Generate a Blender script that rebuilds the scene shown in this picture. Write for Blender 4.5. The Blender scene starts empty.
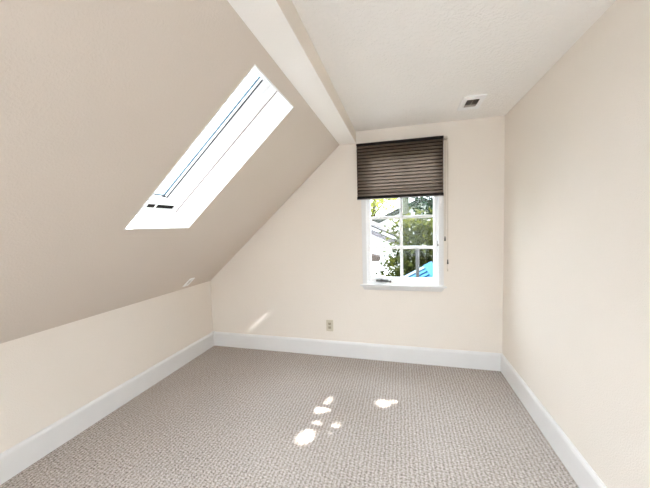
import bpy, bmesh, math, random
from mathutils import Vector, Matrix
C = bpy.context.scene.collection
rnd = random.Random(7)

# ------------------------------------------------------------------ materials
def nt(name):
    m = bpy.data.materials.new(name); m.use_nodes = True
    t = m.node_tree; t.nodes.clear()
    o = t.nodes.new('ShaderNodeOutputMaterial')
    return m, t, o
def principled(t, col, rough=0.6, spec=0.5, metal=0.0):
    p = t.nodes.new('ShaderNodeBsdfPrincipled')
    p.inputs['Base Color'].default_value = (*col, 1)
    p.inputs['Roughness'].default_value = rough
    p.inputs['Specular IOR Level'].default_value = spec
    p.inputs['Metallic'].default_value = metal
    return p
def coords(t):
    return t.nodes.new('ShaderNodeTexCoord').outputs['Object']
def noise(t, co, scale, detail=3, rough=0.5):
    n = t.nodes.new('ShaderNodeTexNoise'); n.inputs['Scale'].default_value = scale
    n.inputs['Detail'].default_value = detail; n.inputs['Roughness'].default_value = rough
    t.links.new(co, n.inputs['Vector']); return n
def ramp(t, fac, stops):
    r = t.nodes.new('ShaderNodeValToRGB')
    e = r.color_ramp.elements
    while len(e) < len(stops): e.new(0.5)
    for el, (p, c) in zip(e, stops): el.position = p; el.color = (*c, 1)
    t.links.new(fac, r.inputs['Fac']); return r
def math_(t, op, a, b=None):
    n = t.nodes.new('ShaderNodeMath'); n.operation = op
    for i, v in enumerate((a, b)):
        if v is None: continue
        if isinstance(v, (int, float)): n.inputs[i].default_value = v
        else: t.links.new(v, n.inputs[i])
    return n.outputs[0]
def bump(t, h, strength, dist):
    b = t.nodes.new('ShaderNodeBump'); b.inputs['Strength'].default_value = strength
    b.inputs['Distance'].default_value = dist; t.links.new(h, b.inputs['Height']); return b

def plain(name, col, rough=0.5, spec=0.5, metal=0.0, var=0.04, scale=9):
    m, t, o = nt(name); p = principled(t, col, rough, spec, metal)
    n = noise(t, coords(t), scale)
    r = ramp(t, n.outputs['Fac'], [(0.3, tuple(c*(1-var) for c in col)), (0.7, tuple(min(1, c*(1+var)) for c in col))])
    t.links.new(r.outputs['Color'], p.inputs['Base Color'])
    t.links.new(p.outputs[0], o.inputs[0]); return m

def plaster(name, col, s1, d1, rough=0.75, spec=0.25):
    m, t, o = nt(name); p = principled(t, col, rough, spec)
    co = coords(t)
    big = noise(t, co, 2.2, 2)
    r = ramp(t, big.outputs['Fac'], [(0.3, tuple(c*0.985 for c in col)), (0.7, col)])
    t.links.new(r.outputs['Color'], p.inputs['Base Color'])
    n = noise(t, co, s1, 4, 0.55)
    k = ramp(t, n.outputs['Fac'], [(0.42, (0, 0, 0)), (0.62, (1, 1, 1))])
    b = bump(t, k.outputs['Color'], 0.5, d1)
    t.links.new(b.outputs[0], p.inputs['Normal'])
    t.links.new(p.outputs[0], o.inputs[0]); return m

def carpet_mat():
    m, t, o = nt('loop_carpet'); p = principled(t, (0.4, 0.36, 0.33), 0.95, 0.1)
    co = coords(t)
    wob = noise(t, co, 34, 2)
    add = t.nodes.new('ShaderNodeVectorMath'); add.operation = 'MULTIPLY_ADD'
    t.links.new(wob.outputs['Color'], add.inputs[0]); add.inputs[1].default_value = (0.012, 0.022, 0); t.links.new(co, add.inputs[2])
    sx = t.nodes.new('ShaderNodeSeparateXYZ'); t.links.new(add.outputs[0], sx.inputs[0])
    w = 2*math.pi
    rib = math_(t, 'SINE', math_(t, 'MULTIPLY', sx.outputs['X'], w/0.0235))          # rows of loops running away from the door
    rowid = math_(t, 'FLOOR', math_(t, 'ADD', math_(t, 'DIVIDE', sx.outputs['X'], 0.0235), 0.25))
    ph = math_(t, 'MULTIPLY', rowid, 2.4)
    loop = math_(t, 'SINE', math_(t, 'ADD', math_(t, 'MULTIPLY', sx.outputs['Y'], w/0.017), ph))
    h = math_(t, 'ADD', math_(t, 'MULTIPLY', rib, 0.5), math_(t, 'MULTIPLY', loop, 0.36))
    fib = noise(t, co, 150, 2, 0.6)
    big = noise(t, co, 1.6, 2)
    spk = noise(t, co, 85, 3, 0.7)
    f = math_(t, 'ADD', math_(t, 'MULTIPLY', h, 0.165), math_(t, 'MULTIPLY', fib.outputs['Fac'], 0.7))  # hollows between loops coloured darker, pile shade put into the yarn colour
    f = math_(t, 'ADD', f, math_(t, 'MULTIPLY', math_(t, 'SUBTRACT', spk.outputs['Fac'], 0.40), 1.5))
    f = math_(t, 'ADD', f, math_(t, 'MULTIPLY', big.outputs['Fac'], 0.12))
    r = ramp(t, f, [(0.22, CARPET[0]), (0.48, CARPET[1]), (0.68, CARPET[2]), (0.95, CARPET[3])])
    t.links.new(r.outputs['Color'], p.inputs['Base Color'])
    b = bump(t, math_(t, 'ADD', h, fib.outputs['Fac']), 0.45, 0.0035)
    t.links.new(b.outputs[0], p.inputs['Normal'])
    t.links.new(p.outputs[0], o.inputs[0]); return m
CARPET = [(0.14, 0.116, 0.10), (0.37, 0.328, 0.295), (0.505, 0.458, 0.424), (0.69, 0.645, 0.61)]

def glass_mat(tint=(1, 1, 1)):
    m, t, o = nt('clear_glass')
    tr = t.nodes.new('ShaderNodeBsdfTransparent'); tr.inputs[0].default_value = (*tint, 1)
    gl = t.nodes.new('ShaderNodeBsdfGlossy'); gl.inputs['Roughness'].default_value = 0.02
    fr = t.nodes.new('ShaderNodeFresnel'); fr.inputs['IOR'].default_value = 1.45
    mx = t.nodes.new('ShaderNodeMixShader')
    t.links.new(math_(t, 'MULTIPLY', fr.outputs[0], 0.25), mx.inputs[0]); t.links.new(tr.outputs[0], mx.inputs[1]); t.links.new(gl.outputs[0], mx.inputs[2])
    t.links.new(mx.outputs[0], o.inputs[0]); return m

def thin_mat(name, col, trans, amount, rough=0.6, tint_attr=None, spec=0.3):
    """diffuse front plus light that filters through (fabric, leaves)"""
    m, t, o = nt(name); p = principled(t, col, rough, spec)
    tl = t.nodes.new('ShaderNodeBsdfTranslucent'); tl.inputs[0].default_value = (*trans, 1)
    if tint_attr:
        a = t.nodes.new('ShaderNodeAttribute'); a.attribute_name = tint_attr
        r = ramp(t, a.outputs['Fac'], [(0.0, tuple(c*0.3 for c in col)), (0.45, col), (1.0, (col[0]*2.6, col[1]*2.3, col[2]*1.9))])
        t.links.new(r.outputs['Color'], p.inputs['Base Color'])
        r2 = ramp(t, a.outputs['Fac'], [(0.0, tuple(c*0.6 for c in trans)), (1.0, (min(1, trans[0]*1.5), min(1, trans[1]*1.3), trans[2]))])
        t.links.new(r2.outputs['Color'], tl.inputs[0])
    else:
        n = noise(t, coords(t), 60, 3)
        r = ramp(t, n.outputs['Fac'], [(0.3, tuple(c*0.95 for c in col)), (0.7, tuple(c*1.05 for c in col))])
        t.links.new(r.outputs['Color'], p.inputs['Base Color'])
    mx = t.nodes.new('ShaderNodeMixShader'); mx.inputs[0].default_value = amount
    t.links.new(p.outputs[0], mx.inputs[1]); t.links.new(tl.outputs[0], mx.inputs[2])
    t.links.new(mx.outputs[0], o.inputs[0]); return m
def emit_mat(name, col, s):
    m, t, o = nt(name); e = t.nodes.new('ShaderNodeEmission'); e.inputs[0].default_value = (*col, 1); e.inputs[1].default_value = s
    t.links.new(e.outputs[0], o.inputs[0]); return m

WALLC = (0.805, 0.742, 0.668); SLOPEC = (0.675, 0.602, 0.532)  # slope is a darker copy of the wall paint, its dimmer light put in
M_wall = plaster('cream_wall_paint', WALLC, 160, 0.0012)
M_slope = plaster('cream_slope_shaded', SLOPEC, 110, 0.0006)
M_ceil = plaster('textured_ceiling_paint', (0.89, 0.865, 0.835), 60, 0.0042)
M_beam = plaster('white_beam_paint', (0.92, 0.90, 0.87), 110, 0.0006)
M_trim = plain('white_semigloss_paint', (0.735, 0.725, 0.715), 0.35, 0.5, var=0.01)
M_white = plain('white_enamel', (0.88, 0.88, 0.88), 0.35, 0.5, var=0.01)
M_carpet = carpet_mat()
M_glass = glass_mat()
M_black = plain('black_void', (0.012, 0.011, 0.010), 0.8, 0.2)
M_gapshade = plain('brown_gap_shade', (0.16, 0.12, 0.10), 0.8, 0.1)
M_dark = plain('dark_gasket_rubber', (0.02, 0.024, 0.03), 0.6)
M_spacer = plain('grey_blue_spacer', (0.10, 0.155, 0.20), 0.6, 0.1)
M_metal = plain('brushed_zinc', (0.07, 0.066, 0.062), 0.45, metal=0.3)
M_ivory = plain('ivory_plastic', (0.62, 0.55, 0.43), 0.4)
M_tan = plain('tan_plastic', (0.42, 0.36, 0.27), 0.45)
M_cord = plain('cream_cord', (0.62, 0.56, 0.48), 0.8)
M_blind = thin_mat('brown_pleated_fabric', (0.135, 0.102, 0.081), (0.28, 0.21, 0.165), 0.42, 0.9)
M_seamshade = thin_mat('brown_seam_shade', (0.05, 0.034, 0.025), (0.05, 0.035, 0.025), 0.3, 0.9)
M_rail = plain('dark_brown_rail', (0.014, 0.010, 0.008), 0.6, 0.15)
M_railedge = plain('pewter_rail_edge', (0.22, 0.20, 0.19), 0.4, metal=0.5)
M_slot = plain('brown_duct_shade', (0.17, 0.148, 0.132), 0.7)
M_louver = plain('grey_louver_enamel', (0.42, 0.37, 0.33), 0.45)

# ------------------------------------------------------------------ geometry helpers
class MB:
    def __init__(s): s.bm = bmesh.new()
    def box(s, lo, hi, M=None, bev=0.0):
        lo = Vector(lo); hi = Vector(hi)
        T = Matrix.Translation((lo+hi)/2) @ Matrix.Diagonal((*(hi-lo), 1))
        r = bmesh.ops.create_cube(s.bm, size=1, matrix=T)
        vs = r['verts']
        if bev:
            es = list({e for v in vs for e in v.link_edges})
            q = bmesh.ops.bevel(s.bm, geom=es, offset=bev, segments=2, affect='EDGES', profile=0.5)
            vs = list({v for f in q['faces'] for v in f.verts} | {v for v in vs if v.is_valid})
        if M is not None: bmesh.ops.transform(s.bm, matrix=M, verts=vs)
        return s
    def tube(s, pts, r, seg=10, r2=None):
        pts = [Vector(p) for p in pts]; rings = []
        n = len(pts)
        for i, p in enumerate(pts):
            d = (pts[min(i+1, n-1)]-pts[max(i-1, 0)]).normalized()
            a = d.orthogonal().normalized() if i == 0 else (a - d*a.dot(d)).normalized()
            b = d.cross(a)
            rr = r if r2 is None else r+(r2-r)*i/(n-1)
            rings.append([s.bm.verts.new(p+(a*math.cos(2*math.pi*k/seg)+b*math.sin(2*math.pi*k/seg))*rr) for k in range(seg)])
        for A, B in zip(rings, rings[1:]):
            for k in range(seg): s.bm.faces.new((A[k], A[(k+1) % seg], B[(k+1) % seg], B[k]))
        s.bm.faces.new(rings[0][::-1]); s.bm.faces.new(rings[-1]); return s
    def prism(s, poly, f0, f1):
        """poly: 2D points; f0/f1 map a 2D point to the two end caps"""
        A = [s.bm.verts.new(f0(*p)) for p in poly]; B = [s.bm.verts.new(f1(*p)) for p in poly]
        n = len(poly)
        for i in range(n): s.bm.faces.new((A[i], A[(i+1) % n], B[(i+1) % n], B[i]))
        s.bm.faces.new(A[::-1]); s.bm.faces.new(B); return s
    def plate(s, a, b, holes, n0, n1, f):
        """slab with rectangular holes; a,b ranges; holes [(a0,a1,b0,b1)]; f(a,b,n)->xyz"""
        xs = sorted({*a, *(v for h in holes for v in h[:2])}); ys = sorted({*b, *(v for h in holes for v in h[2:])})
        V = {}
        def v(i, j, k):
            if (i, j, k) not in V: V[i, j, k] = s.bm.verts.new(f(xs[i], ys[j], (n0, n1)[k]))
            return V[i, j, k]
        nx, ny = len(xs)-1, len(ys)-1
        def solid(i, j):
            if not (0 <= i < nx and 0 <= j < ny): return False
            cx, cy = (xs[i]+xs[i+1])/2, (ys[j]+ys[j+1])/2
            return not any(h[0] < cx < h[1] and h[2] < cy < h[3] for h in holes)
        for i in range(nx):
            for j in range(ny):
                if not solid(i, j): continue
                s.bm.faces.new((v(i, j, 0), v(i, j+1, 0), v(i+1, j+1, 0), v(i+1, j, 0)))
                s.bm.faces.new((v(i, j, 1), v(i+1, j, 1), v(i+1, j+1, 1), v(i, j+1, 1)))
                for di, dj, e in ((-1, 0, ((i, j), (i, j+1))), (1, 0, ((i+1, j), (i+1, j+1))), (0, -1, ((i, j), (i+1, j))), (0, 1, ((i, j+1), (i+1, j+1)))):
                    if not solid(i+di, j+dj):
                        (p, q), (r, t) = e
                        s.bm.faces.new((v(p, q, 0), v(r, t, 0), v(r, t, 1), v(p, q, 1)))
        return s
    def below_roof(s, co, no):
        """cut away everything above the roof line"""
        q = bmesh.ops.bisect_plane(s.bm, geom=s.bm.verts[:]+s.bm.edges[:]+s.bm.faces[:], plane_co=co, plane_no=no, clear_outer=True)
        es = [e for e in s.bm.edges if e.is_boundary]
        bmesh.ops.holes_fill(s.bm, edges=es); return s
    def build(s, name, mat, parent=None, smooth=False):
        bmesh.ops.recalc_face_normals(s.bm, faces=s.bm.faces)
        me = bpy.data.meshes.new(name); s.bm.to_mesh(me); s.bm.free()
        me.materials.append(mat)
        if smooth:
            for p in me.polygons: p.use_smooth = True
        o = bpy.data.objects.new(name, me); C.objects.link(o)
        if parent is not None:
            o.parent = parent
            o.matrix_parent_inverse = Matrix.Translation(parent.location).inverted()
        return o
def thing(name, label, cat, loc=(0, 0, 0), group=None):
    o = bpy.data.objects.new(name, None); C.objects.link(o); o.location = loc
    o.empty_display_size = 0.1
    return tag(o, label, cat, group)
def tag(o, label, cat, group=None, kind=None):
    o['label'] = label; o['category'] = cat
    if group: o['group'] = group
    if kind: o['kind'] = kind
    return o
def struct(o, label, cat):
    o['kind'] = 'structure'; o['label'] = label; o['category'] = cat; return o

# ------------------------------------------------------------------ room numbers (metres; eye of the camera above the origin)
D = 2.892; XR = 0.881; H = 2.274; XL = -2.143; ZK = 0.763
XB1 = -0.5825; XB2 = -0.417; ZB = 2.161; BB = 0.162; YR = -1.9
SL = math.hypot(XB1-XL, ZB-ZK); SD = Vector(((XB1-XL)/SL, 0, (ZB-ZK)/SL)); SN = Vector((-SD.z, 0, SD.x))
def slope(u, y, n): return Vector((XL, 0, ZK)) + SD*u + SN*n + Vector((0, y, 0))
MS = Matrix(((SD.x, 0, SN.x, XL), (0, 1, 0, 0), (SD.z, 0, SN.z, ZK), (0, 0, 0, 1)))   # (u, y, n) -> world
SKY = (0.915, 2.020, 1.258, 1.760)                 # skylight opening on the slope
SKY2 = (0.915, 2.020, -0.95, -0.15)
WX0, WX1, WZ0, WZ1 = -0.345, 0.352, 0.770, 2.085   # window opening in the gable wall
T = 0.15

# floor, walls, ceilings
o = MB().box((XL-0.2, YR-0.2, -0.12), (XR+0.2, D+0.2, 0)).build('floor', M_carpet); struct(o, 'beige loop pile carpet across the whole floor', 'floor')
o = MB().plate((XL-0.3, XR+0.2), (-0.1, 2.55), [(WX0, WX1, WZ0, WZ1)], D, D+T, lambda a, b, n: Vector((a, n, b))).below_roof(slope(0, 0, 0.12), SN).build('wall_back', M_wall)
struct(o, 'cream gable wall with the small white window', 'wall')
o = MB().box((XR, YR-0.2, -0.1), (XR+0.15, D+0.1, 2.5)).build('wall_right', M_wall); struct(o, 'plain cream full height wall on the right', 'wall')
o = MB().prism([(XL, -0.1), (XL, ZK), (XL-0.15, ZK+0.0), (XL-0.15, -0.1)], lambda a, b: Vector((a, YR-0.2, b)), lambda a, b: Vector((a, D+0.1, b))).build('wall_left', M_wall)
struct(o, 'low cream knee wall under the sloped ceiling', 'wall')
RX0, RX1, RZ0, RZ1 = -0.75, 0.72, 0.45, 2.1
o = MB().plate((XL-0.3, XR+0.2), (-0.1, 2.55), [(RX0, RX1, RZ0, RZ1)], YR-T, YR, lambda a, b, n: Vector((a, n, b))).below_roof(slope(0, 0, 0.12), SN).build('wall_front', M_wall)
struct(o, 'cream end wall behind the camera with an added window', 'wall')
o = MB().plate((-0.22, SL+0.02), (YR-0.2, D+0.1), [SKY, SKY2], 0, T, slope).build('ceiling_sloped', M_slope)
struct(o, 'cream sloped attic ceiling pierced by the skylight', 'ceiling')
o = MB().box((XB2-0.02, YR-0.2, H), (XR+0.2, D+0.1, H+0.2)).build('ceiling', M_ceil); struct(o, 'flat textured ceiling over the right half of the room', 'ceiling')
o = MB().box((XB1, YR-0.2, ZB), (XB2, D+0.1, H+0.2), bev=0.003).build('ceiling_beam', M_beam)
o.data.materials.append(M_wall)                         # the upright face carries the wall paint
for p in o.data.polygons:
    if p.normal.x > 0.9: p.material_index = 1
struct(o, 'boxed cream beam between slope and flat ceiling', 'beam')

# baseboards
def baseboard(name, f0, f1, label):
    prof = [(0, 0), (0.016, 0), (0.016, BB-0.022), (0.013, BB-0.012), (0.008, BB-0.004), (0.006, BB), (0, BB)]
    o = MB().prism(prof, f0, f1).build(name, M_trim); struct(o, label, 'baseboard')
baseboard('baseboard_left', lambda a, b: Vector((XL+a, YR, b)), lambda a, b: Vector((XL+a, D, b)), 'white baseboard along the low knee wall')
baseboard('baseboard_back', lambda a, b: Vector((XL+0.006, D-a, b)), lambda a, b: Vector((XR-0.006, D-a, b)), 'white baseboard under the window wall')
baseboard('baseboard_right', lambda a, b: Vector((XR-a, YR, b)), lambda a, b: Vector((XR-a, D, b)), 'white baseboard along the tall right wall')
o = MB().box((XL, D-0.024, 0), (XL+0.024, D, BB+0.006), bev=0.003).build('trim_1', M_trim); struct(o, 'small white corner block joining two baseboards', 'trim')

# ------------------------------------------------------------------ window in the gable wall
def window(name, x0, x1, z0, z1, yf, s, rows, cols, label, stool=True):
    """yf: room face of the wall, s: +1 outdoors lies towards +y"""
    Y = lambda d: yf+s*d
    def bx(m, xa, xb, za, zb, d0, d1, bev=0.002):
        ya, yb = sorted((Y(d0), Y(d1))); return m.box((xa, ya, za), (xb, yb, zb), bev=bev)
    m = MB()                                            # casing and jamb liner
    for xa, xb in ((x0-0.030, x0+0.012), (x1-0.012, x1+0.030)): bx(m, xa, xb, z0, z1+0.03, -0.014, 0.0)
    bx(m, x0-0.030, x1+0.030, z1-0.012, z1+0.032, -0.014, 0.0)
    w = m.build(name, M_trim); struct(w, label, 'window'); w['kind'] = 'structure'
    m = MB()
    for xa, xb in ((x0, x0+0.020), (x1-0.020, x1)): bx(m, xa, xb, z0, z1, 0, T)
    bx(m, x0, x1, z1-0.02, z1, 0, T); bx(m, x0, x1, z0, z0+0.02, 0, T)
    m.build('window_frame', M_white, w)
    xs0, xs1, zs0, zs1 = x0+0.02, x1-0.02, z0+0.02, z1-0.02
    m = MB(); st = 0.034; dA, dB = 0.022, 0.062
    bx(m, xs0, xs0+st, zs0, zs1, dA, dB); bx(m, xs1-st, xs1, zs0, zs1, dA, dB)
    bx(m, xs0+st, xs1-st, zs0, zs0+0.045, dA, dB); bx(m, xs0+st, xs1-st, zs1-0.045, zs1, dA, dB)
    sash = m.build('sash', M_white, w)
    gx0, gx1, gz0, gz1 = xs0+st, xs1-st, zs0+0.045, zs1-0.045
    m = MB()
    for i in range(1, cols):
        xc = gx0+(gx1-gx0)*i/cols; bx(m, xc-0.0135, xc+0.0135, gz0, gz1, 0.026, 0.058, 0.004)
    for j in range(1, rows):
        zc = gz0+(gz1-gz0)*j/rows; bx(m, gx0, gx1, zc-0.0135, zc+0.0135, 0.027, 0.057, 0.004)
    m.build('muntin_grid', M_white, sash)
    m = MB(); bx(m, gx0-0.005, gx1+0.005, gz0-0.005, gz1+0.005, 0.040, 0.044, 0); m.build('glass', M_glass, sash)
    if stool:
        prof = [(0.0, z0-0.055), (-0.010, z0-0.055), (-0.018, z0-0.046), (-0.030, z0-0.022), (-0.034, z0-0.018), (-0.034, z0-0.013), (-0.050, z0-0.011), (-0.053, z0-0.003), (-0.050, z0+0.005), (0.0, z0+0.005)]
        m = MB()
        A, B = [], []
        for d, z in prof:
            ins = -d*1.0                                 # mitred returns: the profile runs round both ends
            A.append(m.bm.verts.new((x0-0.0-ins, Y(d), z))); B.append(m.bm.verts.new((x1+0.0+ins, Y(d), z)))
        n = len(prof)
        for i in range(n): m.bm.faces.new((A[i], A[(i+1) % n], B[(i+1) % n], B[i]))
        m.bm.faces.new(A[::-1]); m.bm.faces.new(B)
        m.build('window_sill', M_trim, w)
    return w, sash, (gx0, gx1, gz0, gz1)
w1, sash1, G = window('window_1', WX0, WX1, WZ0, WZ1, D, 1, 4, 2, 'white casement window with divided panes in the gable wall')
# casement crank and sash lock
m = MB()
m.box((-0.245, D-0.004, 0.797), (-0.125, D+0.022, 0.815), bev=0.004)
m.tube([(-0.225, D-0.006, 0.806), (-0.19, D-0.020, 0.822), (-0.135, D-0.020, 0.808), (-0.105, D-0.016, 0.803)], 0.006, 8)
m.tube([(-0.105, D-0.030, 0.803), (-0.105, D-0.002, 0.803)], 0.009, 10)
m.build('crank_handle', M_metal, w1, True)
m = MB(); m.box((0.329, D+0.008, 1.145), (0.338, D+0.022, 1.195), bev=0.003); m.tube([(0.3335, D+0.010, 1.17), (0.333, D-0.008, 1.15)], 0.005, 8); m.build('sash_lock', M_railedge, w1, True)

window('added_window', RX0, RX1, RZ0, RZ1, YR, -1, 2, 2, 'unseen wide window added in the end wall behind the camera')  # out of view, added to bring daylight onto the gable wall

# ------------------------------------------------------------------ pleated shade over the window
BX0, BX1, BZ0, BZ1, BY = -0.409, 0.3765, 1.612, 2.139, 2.842
sh = thing('pleated_shade', 'dark brown pleated shade half lowered over the small window', 'window shade', (-0.016, D-0.014, BZ1))
MB().box((BX0, BY-0.012, BZ1-0.020), (BX1, D-0.0145, BZ1), bev=0.003).build('headrail', M_rail, sh)
m = MB(); N = 16; za, zb = BZ0+0.022, BZ1-0.020; ph = (zb-za)/N
prof = []
for i in range(N):
    z = za+i*ph
    prof += [(BY+0.011, z), (BY+0.002, z+ph*0.17), (BY-0.011, z+ph*0.42), (BY-0.012, z+ph*0.52), (BY-0.009, z+ph*0.64), (BY+0.002, z+ph*0.85)]
prof.append((BY+0.011, zb))
for P in (prof,):
    A = [m.bm.verts.new((BX0+0.003, y, z)) for y, z in P]; B = [m.bm.verts.new((BX1-0.003, y, z)) for y, z in P]
    for i in range(len(P)-1): m.bm.faces.new((A[i], B[i], B[i+1], A[i+1]))
fab = m.build('pleated_fabric', M_blind, sh)
fab.data.materials.append(M_seamshade)
for p in fab.data.polygons:                           # seam at the back of every fold, crease shade painted in as darker fabric
    if min(fab.data.vertices[v].co.y for v in p.vertices) > BY-0.001: p.material_index = 1
MB().box((BX0, BY-0.011, BZ0), (BX1, BY+0.020, BZ0+0.022), bev=0.003).build('bottom_rail', M_rail, sh)
MB().box((BX0, BY-0.013, BZ0-0.006), (BX1, BY+0.018, BZ0+0.001), bev=0.002).build('rail_edge', M_railedge, sh)
m = MB(); m.box((BX1+0.001, BY+0.002, BZ1-0.028), (BX1+0.034, D-0.002, BZ1-0.002), bev=0.004); m.build('cord_lock', M_cord, sh)
for x, zend, ln in ((0.391, 1.225, 0.0), (0.414, 1.012, 0.01)):
    c = MB().tube([(x, BY+0.012, BZ1-0.02), (x+0.001, BY+0.016, 1.7), (x, BY+0.018, zend)], 0.0028, 8).build('pull_cord', M_cord, sh, True)
    MB().tube([(x, BY+0.018, zend+0.012), (x, BY+0.018, zend-0.004), (x, BY+0.018, zend-0.030)], 0.0045, 10, 0.0085).build('tassel', M_metal, c, True)
c = MB().tube([(0.412, BY+0.018, 0.983), (0.410, BY+0.022, 0.955), (0.415, BY+0.022, 0.925)], 0.0022, 8).build('pull_cord', M_cord, sh, True)
MB().tube([(0.4145, BY+0.022, 0.937), (0.415, BY+0.022, 0.915)], 0.004, 8, 0.006).build('tassel', M_cord, c, True)

# ------------------------------------------------------------------ skylight
def skylight(name, SKYL, label):
    u0, u1, y0, y1 = SKYL
    yc = (y0+y1)/2-1.509
    m = MB(); t = 0.008
    m.box((u0-0.0, y0, -0.002), (u0+t, y1, T), MS); m.box((u1-t, y0, -0.002), (u1, y1, T), MS)
    m.box((u0+t, y0, -0.002), (u1-t, y0+t, T), MS); m.box((u0+t, y1-t, -0.002), (u1-t, y1, T), MS)
    sk = m.build(name, M_white); struct(sk, label, 'skylight')
    MB().box((u0+t, y1-t-0.0022, T-0.0035), (u1-t, y1-t, T), MS).build('lining_gap_shade', M_gapshade, sk)  # brown strip painted in for the shadow gap between lining and frame
    m = MB(); fw = 0.062
    m.box((u0+0.066, y0-0.03, T), (u0+0.080, y1+0.03, T+0.07), MS)
    m.box((u1-0.012, y0-0.03, T), (u1+0.03, y1+0.03, T+0.07), MS)
    m.box((u0-0.03, y0-0.03, T), (u1+0.03, y0+fw, T+0.07), MS); m.box((u0-0.03, y1-fw+0.004, T), (u1+0.03, y1+0.03, T+0.07), MS)
    m.box((u0-0.03, y0-0.03, T), (u0+0.031, y1+0.03, T+0.07), MS)
    for ya, yb in ((1.469, 1.481), (1.546, 1.555), (1.726, 1.75)): m.box((u0+0.028, ya+yc, T), (u0+0.068, yb+yc, T+0.06), MS)
    m.build('skylight_frame', M_white, sk)
    MB().box((u0+0.028, y0+0.02, T+0.006), (u0+0.068, y1-0.02, T+0.066), MS).build('vent_slot', M_black, sk)
    m = MB()                                                # sash, set back behind the frame
    a0, a1, b0, b1 = u0+0.080, u1-0.012, y0+fw, y1-fw
    sw = 0.078
    m.box((a0-0.01, b0-0.01, T+0.022), (a0+0.028, b1+0.01, T+0.058), MS); m.box((a1-0.012, b0-0.01, T+0.022), (a1+0.01, b1+0.01, T+0.058), MS)
    m.box((a0, b0-0.01, T+0.022), (a1, b0+sw, T+0.058), MS); m.box((a0, b1-sw, T+0.022), (a1, b1+0.01, T+0.058), MS)
    sks = m.build('sash', M_white, sk)
    g0, g1, h0, h1 = a0+0.028, a1-0.012, b0+sw, b1-sw
    m = MB()
    m.box((g0, h0, T+0.030), (g1, h0+0.006, T+0.045), MS); m.box((g0, h1-0.007, T+0.025), (g1, h1, T+0.041), MS); m.box((g0, h0, T+0.030), (g0+0.006, h1, T+0.045), MS)
    m.build('gasket', M_dark, sks)
    MB().box((g0, h1-0.013, T+0.030), (g1, h1-0.005, T+0.040), MS).build('glazing_bead', M_white, sks)
    m = MB()
    m.box((g0, h0+0.006, T+0.040), (g1, h0+0.016, T+0.047), MS); m.box((g0, h1-0.026, T+0.040), (g1, h1-0.014, T+0.047), MS); m.box((g0, h0, T+0.040), (g0+0.014, h1, T+0.047), MS)
    m.build('glazing_bar', M_spacer, sks)
    MB().box((g0-0.01, h0-0.01, T+0.049), (g1+0.01, h1+0.01, T+0.053), MS).build('glass', M_glass, sks)
skylight('window_2', SKY, 'narrow skylight in a deep white lined shaft')
skylight('added_skylight', SKY2, 'unseen second skylight added on the slope behind the camera')  # out of view, added to brighten the room

# ------------------------------------------------------------------ small fittings
vx0, vx1, vy0, vy1 = 0.452, 0.606, 2.366, 2.618
v = thing('ceiling_vent', 'small white ceiling register near the back right corner', 'air vent', ((vx0+vx1)/2, (vy0+vy1)/2, H))
ix0, ix1, iy0, iy1 = vx0+0.033, vx1-0.034, vy0+0.054, vy1-0.052
m = MB(); m.plate((vx0, vx1), (vy0, vy1), [(ix0, ix1, iy0, iy1)], H-0.010, H, lambda a, b, n: Vector((a, b, n)))
m.build('vent_frame', M_white, v)
MB().box((ix0-0.004, iy0-0.004, H-0.0012), (ix1+0.004, iy1+0.004, H-0.0002)).build('duct_opening', M_slot, v)  # flat dark sheet standing in for the shaded duct
for k in range(11):
    y = iy0+(iy1-iy0)*(k+0.5)/11
    R = Matrix.Translation((0, y, H-0.006)) @ Matrix.Rotation(math.radians(58 if k < 8 else -35), 4, 'X')
    MB().box((ix0, -0.0045, -0.0006), (ix1, 0.0045, 0.0006), R).build('louver', M_slot if k < 8 else M_louver, v)  # blades that look open are coloured dark, their shade painted in
MB().box(((ix0+ix1)/2-0.0015, iy0, H-0.0105), ((ix0+ix1)/2+0.0015, iy1, H-0.009)).build('damper_lever', M_louver, v)

ox, oz = -0.730, 0.322
ou = thing('wall_outlet', 'ivory double power outlet low on the wall under the window', 'power outlet', (ox, D, oz))
MB().box((ox-0.037, D-0.007, oz-0.060), (ox+0.037, D, oz+0.060), bev=0.003).build('cover_plate', M_ivory, ou)
for dz in (0.020, -0.020):
    s_ = MB().box((ox-0.0165, D-0.010, oz+dz-0.014), (ox+0.0165, D-0.006, oz+dz+0.014), bev=0.0035).build('socket', M_tan, ou)
    mm = MB()
    for dx in (-0.0065, 0.0065): mm.box((ox+dx-0.0012, D-0.0104, oz+dz-0.002), (ox+dx+0.0012, D-0.0098, oz+dz+0.007))
    mm.tube([(ox, D-0.0104, oz+dz-0.007), (ox, D-0.0098, oz+dz-0.007)], 0.0025, 8)
    mm.build('contact_slot', M_black, s_)
MB().tube([(ox, D-0.0085, oz), (ox, D-0.0065, oz)], 0.003, 10).build('screw', M_tan, ou)

pu, py = 0.115, 2.434
pl = thing('cover_plate', 'white cover plate on the slope just above the knee wall', 'wall plate', slope(pu, py, 0))
MB().plate((pu-0.060, pu+0.060), (py-0.036, py+0.036), [(pu-0.034, pu+0.034, py-0.017, py+0.017)], -0.007, 0, slope).build('plate_rim', M_white, pl)
MB().box((pu-0.0335, py-0.0165, -0.0045), (pu+0.0335, py+0.0165, -0.001), MS, bev=0.0015).build('plate_insert', plain('grey_insert', (0.60, 0.57, 0.53), 0.5), pl)
for du in (-0.048, 0.048): MB().box((pu+du-0.003, py-0.003, -0.0078), (pu+du+0.003, py+0.003, -0.0068), MS, bev=0.0003).build('screw', M_louver, pl)

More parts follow.
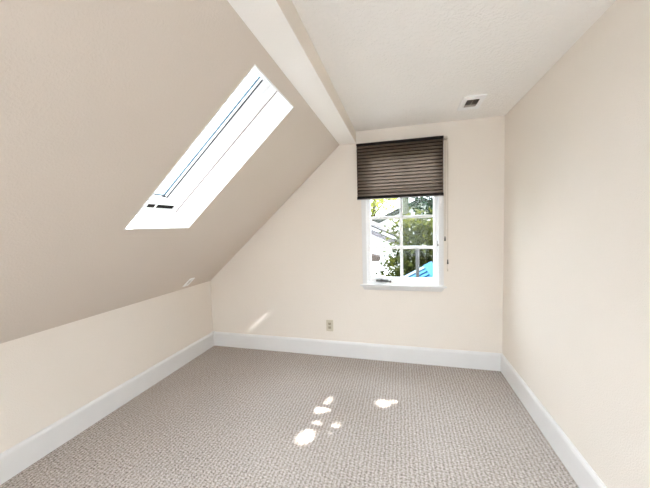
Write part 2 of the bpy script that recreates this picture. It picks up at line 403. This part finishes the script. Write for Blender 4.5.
# ------------------------------------------------------------------ outdoors
GZ = -2.9
M_ground = plain('dry_lawn', (0.05, 0.06, 0.025), 0.95, 0.1, var=0.3, scale=3)
o = MB().box((-40, D+T+0.02, GZ-0.3), (40, 60, GZ)).build('ground', M_ground); struct(o, 'lawn far below the window', 'ground')
M_stucco = plain('white_stucco', (0.84, 0.84, 0.84), 0.85, 0.2, var=0.02)
M_fascia = plain('mauve_grey_fascia', (0.075, 0.066, 0.069), 0.7, 0.05)
M_shingle = plain('dark_shingle', (0.03, 0.027, 0.026), 0.9, 0.05, var=0.25, scale=30)
M_brown = plain('brown_shingle', (0.042, 0.032, 0.027), 0.9, 0.05, var=0.2, scale=25)
M_greyroof = plain('grey_green_roof', (0.024, 0.025, 0.019), 0.9, 0.05, var=0.2, scale=8)
M_pipe = plain('grey_pipe', (0.022, 0.021, 0.02), 0.55, 0.05)
M_bark = plain('grey_bark', (0.015, 0.012, 0.01), 0.9, 0.05, var=0.3, scale=20)
M_pale = plain('pale_bark', (0.06, 0.062, 0.042), 0.9, 0.05, var=0.3, scale=6)

# garage-like white house whose gable faces the window
ha = thing('house', 'white house with mauve fascia seen in the left panes', 'house', (-3.4, 9.0, GZ))
ax, az, ex, ez = -3.4, 2.43, -0.05, 0.89
lx = 2*ax-ex
MB().prism([(lx+0.25, GZ), (ex-0.25, GZ), (ex-0.25, ez+0.02), (ax, az-0.12), (lx+0.25, ez+0.02)], lambda a, b: Vector((a, 9.0, b)), lambda a, b: Vector((a, 13.2, b))).build('wall', M_stucco, ha)
def rake(za, zb, ya, yb, xe=ex, xa=ax): return ([(xe, ez+za), (xa, az+za), (2*xa-xe, ez+za), (2*xa-xe, ez+zb), (xa, az+zb), (xe, ez+zb)], lambda a, b: Vector((a, ya, b)), lambda a, b: Vector((a, yb, b)))
MB().prism(*rake(-0.20, -0.035, 8.80, 8.84)).build('fascia', M_fascia, ha)
MB().prism(*rake(-0.035, 0.035, 8.77, 8.84)).build('gutter_trim', M_stucco, ha)
MB().prism(*rake(0.035, 0.085, 8.74, 13.4)).build('roof', M_shingle, ha)
hd = MB().prism([(-2.4, 0.26), (-0.62, 0.29), (-0.60, 0.42), (-0.95, 0.50), (-2.4, 0.88)], lambda a, b: Vector((a, 8.55, b)), lambda a, b: Vector((a, 9.0, b))).build('door_hood', M_brown, ha)
MB().tube([(-0.93, 8.93, GZ), (-0.93, 8.93, 0.0), (-0.93, 8.93, 0.02)], 0.03, 8).build('downpipe', M_pipe, ha)

# second house further back
hb = thing('house', 'pale house behind with a grey roof edge rising to the right', 'house', (0.9, 14.0, GZ))
ax2, az2, sl2 = 0.9, 2.52, 0.47
lx2, lz2 = -4.5, az2-sl2*5.4
MB().prism([(lx2, GZ), (6.0, GZ), (6.0, lz2), (ax2, az2-0.08), (lx2, lz2)], lambda a, b: Vector((a, 14.0, b)), lambda a, b: Vector((a, 22.0, b))).build('wall', M_stucco, hb)
MB().prism([(lx2-0.5, lz2-0.46), (ax2, az2-0.22), (6.5, lz2-0.46), (6.5, lz2-0.22), (ax2, az2+0.02), (lx2-0.5, lz2-0.22)], lambda a, b: Vector((a, 13.6, b)), lambda a, b: Vector((a, 22.4, b))).build('roof', M_greyroof, hb)

# foliage
SUN = Vector((0.37, 1.0, 1.27)).normalized()
SPOTS = [((-0.616, 1.703), 0.033), ((-0.587, 2.017), 0.036), ((-0.569, 1.82), 0.028), ((-0.470, 1.835), 0.034), ((-0.480, 1.925), 0.028), ((-0.476, 2.015), 0.026),
         ((-0.560, 2.130), 0.012), ((-0.555, 2.18), 0.007), ((-0.130, 2.166), 0.021), ((-0.165, 2.180), 0.012), ((-0.062, 2.22), 0.013), ((-0.239, 1.701), 0.008), ((-0.385, 2.05), 0.012)]
def clear_of_sun(pts):
    for (sx, sy), r in SPOTS:
        o_ = Vector((sx, sy, 0))
        for p in pts:
            d = p-o_
            if (d-SUN*d.dot(SUN)).length < r: return False
    return True
def leaf_verts(c, L, W, r):
    d = Vector((r.gauss(0, 1), r.gauss(0, 1), r.gauss(-0.5, 0.8))).normalized()
    n = Vector((r.gauss(0, 1), r.gauss(0, 1), r.gauss(0.5, 0.9)))
    s = d.cross(n).normalized(); up = s.cross(d)
    return [c-d*L/2, c-d*L*0.1+s*W/2+up*W*0.15, c+d*L/2-up*L*0.1, c-d*L*0.1-s*W/2+up*W*0.15]
def foliage(name, mat, parent, blobs, seed, L, cull=False):
    """blobs: (centre, radii, number of leaves); twigs of a handful of leaves each"""
    r = random.Random(seed); V, F, Tn = [], [], []
    for c, rad, n in blobs:
        c = Vector(c); k = 0
        while k < n:
            q = Vector((r.uniform(-1, 1), r.uniform(-1, 1), r.uniform(-1, 1)))
            if q.length > 1: continue
            q = q*(0.55+0.45*q.length)/max(q.length, 0.2)*q.length if q.length > 0.2 else q
            base = c+Vector((q.x*rad[0], q.y*rad[1], q.z*rad[2])); tint = r.random()
            for _ in range(6):
                k += 1
                p = base+Vector((r.gauss(0, 1), r.gauss(0, 1), r.gauss(0, 1)))*L*0.8
                ll = L*r.uniform(0.7, 1.25)
                vs = leaf_verts(p, ll, ll*r.uniform(0.42, 0.6), r)
                if cull and not clear_of_sun([p, *vs, *((vs[i]+vs[i-1])/2 for i in range(4)), *((vs[i]+p)/2 for i in range(4))]): continue
                i = len(V); V += vs; F += [(i, i+1, i+2), (i, i+2, i+3)]
                tn = min(1, max(0, tint+r.gauss(0, 0.2))); Tn += [tn, tn]
    me = bpy.data.meshes.new(name); me.from_pydata([tuple(v) for v in V], [], F)
    at = me.attributes.new('tint', 'FLOAT', 'FACE'); at.data.foreach_set('value', Tn)
    me.materials.append(mat)
    o = bpy.data.objects.new(name, me); C.objects.link(o); o.parent = parent
    o.matrix_parent_inverse = Matrix.Translation(parent.location).inverted(); return o
def trunk(parent, pts, r0, r1, limbs, mat):
    m = MB(); m.tube(pts, r0, 12, r1)
    for a, b, ra in limbs: m.tube([a, (Vector(a)*0.5+Vector(b)*0.5)+Vector((0, 0, 0.06)), b], ra, 8, ra*0.4)
    return m.build('trunk', mat, parent, True)

M_leafA = thin_mat('olive_leaf', (0.013, 0.017, 0.005), (0.032, 0.039, 0.008), 0.45, 0.8, 'tint', 0.04)
M_leafB = thin_mat('deep_green_leaf', (0.005, 0.011, 0.007), (0.009, 0.020, 0.009), 0.3, 0.8, 'tint', 0.04)
M_leafC = thin_mat('yellow_green_leaf', (0.13, 0.15, 0.04), (0.30, 0.34, 0.08), 0.6, 0.8, 'tint', 0.04)

ta = thing('tree', 'olive green leafy tree close outside the right panes', 'tree', (1.5, 6.4, GZ))
trunk(ta, [(1.5, 6.4, GZ), (1.45, 6.4, -0.5), (1.35, 6.35, 2.0), (1.15, 6.25, 4.4), (1.1, 6.2, 5.6)], 0.16, 0.05,
      [((1.45, 6.4, -0.4), (0.4, 6.2, 0.7), 0.05), ((1.4, 6.4, 0.4), (2.4, 6.6, 1.4), 0.05), ((1.2, 6.3, 3.9), (0.5, 6.1, 5.0), 0.045), ((1.15, 6.25, 4.3), (1.8, 6.3, 5.5), 0.045)], M_bark)
foliage('foliage', M_leafA, ta, [((0.95, 6.2, 0.75), (0.95, 0.75, 0.85), 3600), ((0.30, 6.0, 1.10), (0.55, 0.5, 0.50), 1100), ((0.10, 6.0, 0.35), (0.48, 0.5, 0.60), 1500), ((1.9, 6.5, 0.6), (1.0, 0.8, 1.1), 2000), ((0.9, 6.2, -0.7), (1.2, 0.8, 0.8), 1500),
                              ((1.05, 6.0, 5.35), (1.15, 0.85, 0.95), 15000)], 3, 0.105, True)
tb = thing('tree', 'deep green tree filling the upper right pane', 'tree', (2.6, 10.5, GZ))
trunk(tb, [(2.6, 10.5, GZ), (2.6, 10.5, 0.5), (2.4, 10.5, 3.0)], 0.18, 0.08, [((2.5, 10.5, 1.2), (1.2, 10.4, 2.2), 0.06), ((2.5, 10.5, 0.6), (1.2, 10.3, 0.9), 0.06)], M_bark)
foliage('foliage', M_leafB, tb, [((1.75, 10.3, 1.9), (1.45, 0.9, 1.5), 5200), ((3.4, 10.6, 1.8), (1.4, 1.0, 1.8), 2600), ((1.5, 10.4, 0.2), (1.3, 0.9, 1.0), 2200), ((2.2, 10.5, 3.2), (1.3, 0.9, 1.0), 1500)], 5, 0.15)
tc = thing('tree', 'yellow green tree beyond the roofs in the upper left pane', 'tree', (-2.2, 24.5, GZ))
trunk(tc, [(-2.2, 24.5, GZ), (-2.2, 24.5, 1.5), (-2.0, 24.5, 4.0)], 0.2, 0.1, [((-2.2, 24.5, 1.6), (-3.2, 24.5, 3.4), 0.08), ((-2.1, 24.5, 2.2), (-0.9, 24.5, 3.6), 0.08)], M_bark)
foliage('foliage', M_leafC, tc, [((-2.0, 24.4, 4.2), (2.2, 1.4, 2.1), 1500), ((-0.6, 24.4, 4.6), (1.4, 1.0, 1.6), 420), ((-2.9, 24.4, 2.7), (1.2, 1.0, 1.0), 500)], 9, 0.30)
td = thing('tree', 'pale barked trunk standing just right of the middle bar', 'tree', (0.20, 12.3, GZ))
trunk(td, [(0.18, 12.3, GZ), (0.19, 12.3, 0.5), (0.20, 12.3, 2.4), (0.18, 12.3, 5.0)], 0.17, 0.12, [], M_pale)
foliage('foliage', M_leafA, td, [((0.1, 12.3, 5.2), (1.4, 1.0, 1.2), 900), ((0.22, 12.0, 1.65), (0.16, 0.1, 0.25), 18)], 12, 0.16)

# grey pole and blue slatted awning below the window
o = MB().tube([(0.208, 4.0, GZ), (0.208, 4.0, 0.0), (0.208, 4.0, 1.032)], 0.023, 14).build('pole', M_pipe, smooth=True)
tag(o, 'grey metal pole rising in the lower right pane', 'pole')
M_blue = plain('light_blue_paint', (0.012, 0.050, 0.098), 0.5, 0.05, var=0.08, scale=5)
M_navy = plain('navy_slat_shade', (0.003, 0.006, 0.010), 0.8, 0.05)
M_blue2 = plain('pale_blue_paint', (0.065, 0.105, 0.135), 0.5, 0.05, var=0.08, scale=5)
aw = thing('awning', 'light blue slatted awning low in the lower right pane', 'awning', (0.22, 4.66, GZ))
# the panel tilts back; its slats climb to the right
d1 = Vector((0.88, 0.10, 0.47)).normalized(); d2 = Vector((0.30, -0.62, -0.42)).normalized(); d2 = (d2-d1*d2.dot(d1)).normalized(); d3 = d1.cross(d2)
K = 0.88; P0 = Vector((-0.0176, 4.75, 0.494))
MA = Matrix(((d1.x, d2.x, d3.x, P0.x), (d1.y, d2.y, d3.y, P0.y), (d1.z, d2.z, d3.z, P0.z), (0, 0, 0, 1)))
MB().box((0.02*K, 0.01*K, 0.014), (0.56*K, 0.50*K, 0.026), MA).build('shade_backing', M_navy, aw)  # dark sheet painting in the shade between the slats
for k in range(6):
    MB().box((0.0, k*0.085*K, -0.010), (0.58*K, (k*0.085+0.056)*K, 0.010), MA, bev=0.003).build('slat', M_blue2 if k < 1 else M_blue, aw)
MB().box((0.46*K, -0.01*K, -0.016), (0.62*K, 0.52*K, 0.014), MA, bev=0.006).build('end_board', M_blue, aw)
MB().box((-0.06*K, -0.01*K, -0.016), (0.0, 0.52*K, 0.014), MA, bev=0.004).build('end_board', M_blue, aw)
for s_ in (0.05, 0.5):
    q = MA @ Vector((s_*K, 0.25*K, 0.02)); MB().tube([(q.x, q.y, GZ), (q.x, q.y, q.z)], 0.03, 10).build('post', M_pipe, aw)

# ------------------------------------------------------------------ light
sun = bpy.data.lights.new('sun', 'SUN'); sun.energy = 26.0; sun.angle = math.radians(0.53); sun.color = (1.0, 0.975, 0.93)
so = bpy.data.objects.new('sun', sun); C.objects.link(so); so.location = SUN*20
so.rotation_euler = SUN.to_track_quat('Z', 'Y').to_euler()
W = bpy.data.worlds.new('sky'); bpy.context.scene.world = W; W.use_nodes = True
wt = W.node_tree; bg = wt.nodes['Background']; bg.inputs[0].default_value = (0.80, 0.905, 1.0, 1)
tc_ = wt.nodes.new('ShaderNodeTexCoord'); sp = wt.nodes.new('ShaderNodeSeparateXYZ'); wt.links.new(tc_.outputs['Generated'], sp.inputs[0])
mr = wt.nodes.new('ShaderNodeMapRange'); wt.links.new(sp.outputs['Z'], mr.inputs['Value'])      # hazy bright sky, brighter overhead
mr.inputs['From Min'].default_value = 0.0; mr.inputs['From Max'].default_value = 0.9; mr.inputs['To Min'].default_value = 2.6; mr.inputs['To Max'].default_value = 12.0
wt.links.new(mr.outputs[0], bg.inputs[1])

# added spot lamp in place of reflected sunlight: a small glint through the skylight onto the gable wall
gl = bpy.data.lights.new('added_glint_spot', 'SPOT'); gl.energy = 3600; gl.spot_size = math.radians(2.1); gl.spot_blend = 1.0; gl.shadow_soft_size = 0.07
go = bpy.data.objects.new('added_glint_spot', gl); C.objects.link(go)
gt = Vector((-1.535, D, 0.32)); gd = Vector((0.30, -1.0, 1.1155)); go.location = gt+gd*6
go.rotation_euler = gd.to_track_quat('Z', 'Y').to_euler()

# ------------------------------------------------------------------ camera
cam = bpy.data.cameras.new('camera'); cam.sensor_width = 36; cam.lens = 36*290.66/650; cam.clip_start = 0.02
co_ = bpy.data.objects.new('camera', cam); C.objects.link(co_)
ya, pi_, ro = 0.25657, -0.06306, -0.02681
fwv = Vector((-math.sin(ya)*math.cos(pi_), math.cos(ya)*math.cos(pi_), math.sin(pi_)))
rv = Vector((math.cos(ya), math.sin(ya), 0)); uv = rv.cross(fwv)
r2 = rv*math.cos(ro)+uv*math.sin(ro); u2 = uv*math.cos(ro)-rv*math.sin(ro)
co_.matrix_world = Matrix(((r2.x, u2.x, -fwv.x, 0), (r2.y, u2.y, -fwv.y, 0), (r2.z, u2.z, -fwv.z, 1.365), (0, 0, 0, 1)))
S = bpy.context.scene; S.camera = co_
S.view_settings.view_transform = 'Standard'; S.view_settings.look = 'None'; S.view_settings.gamma = 1; S.view_settings.exposure = 1.36
S.view_settings.use_curve_mapping = False
S.cycles.max_bounces = 14; S.cycles.diffuse_bounces = 10; S.cycles.transparent_max_bounces = 16
S.cycles.use_denoising = True; S.cycles.caustics_reflective = False; S.cycles.caustics_refractive = False
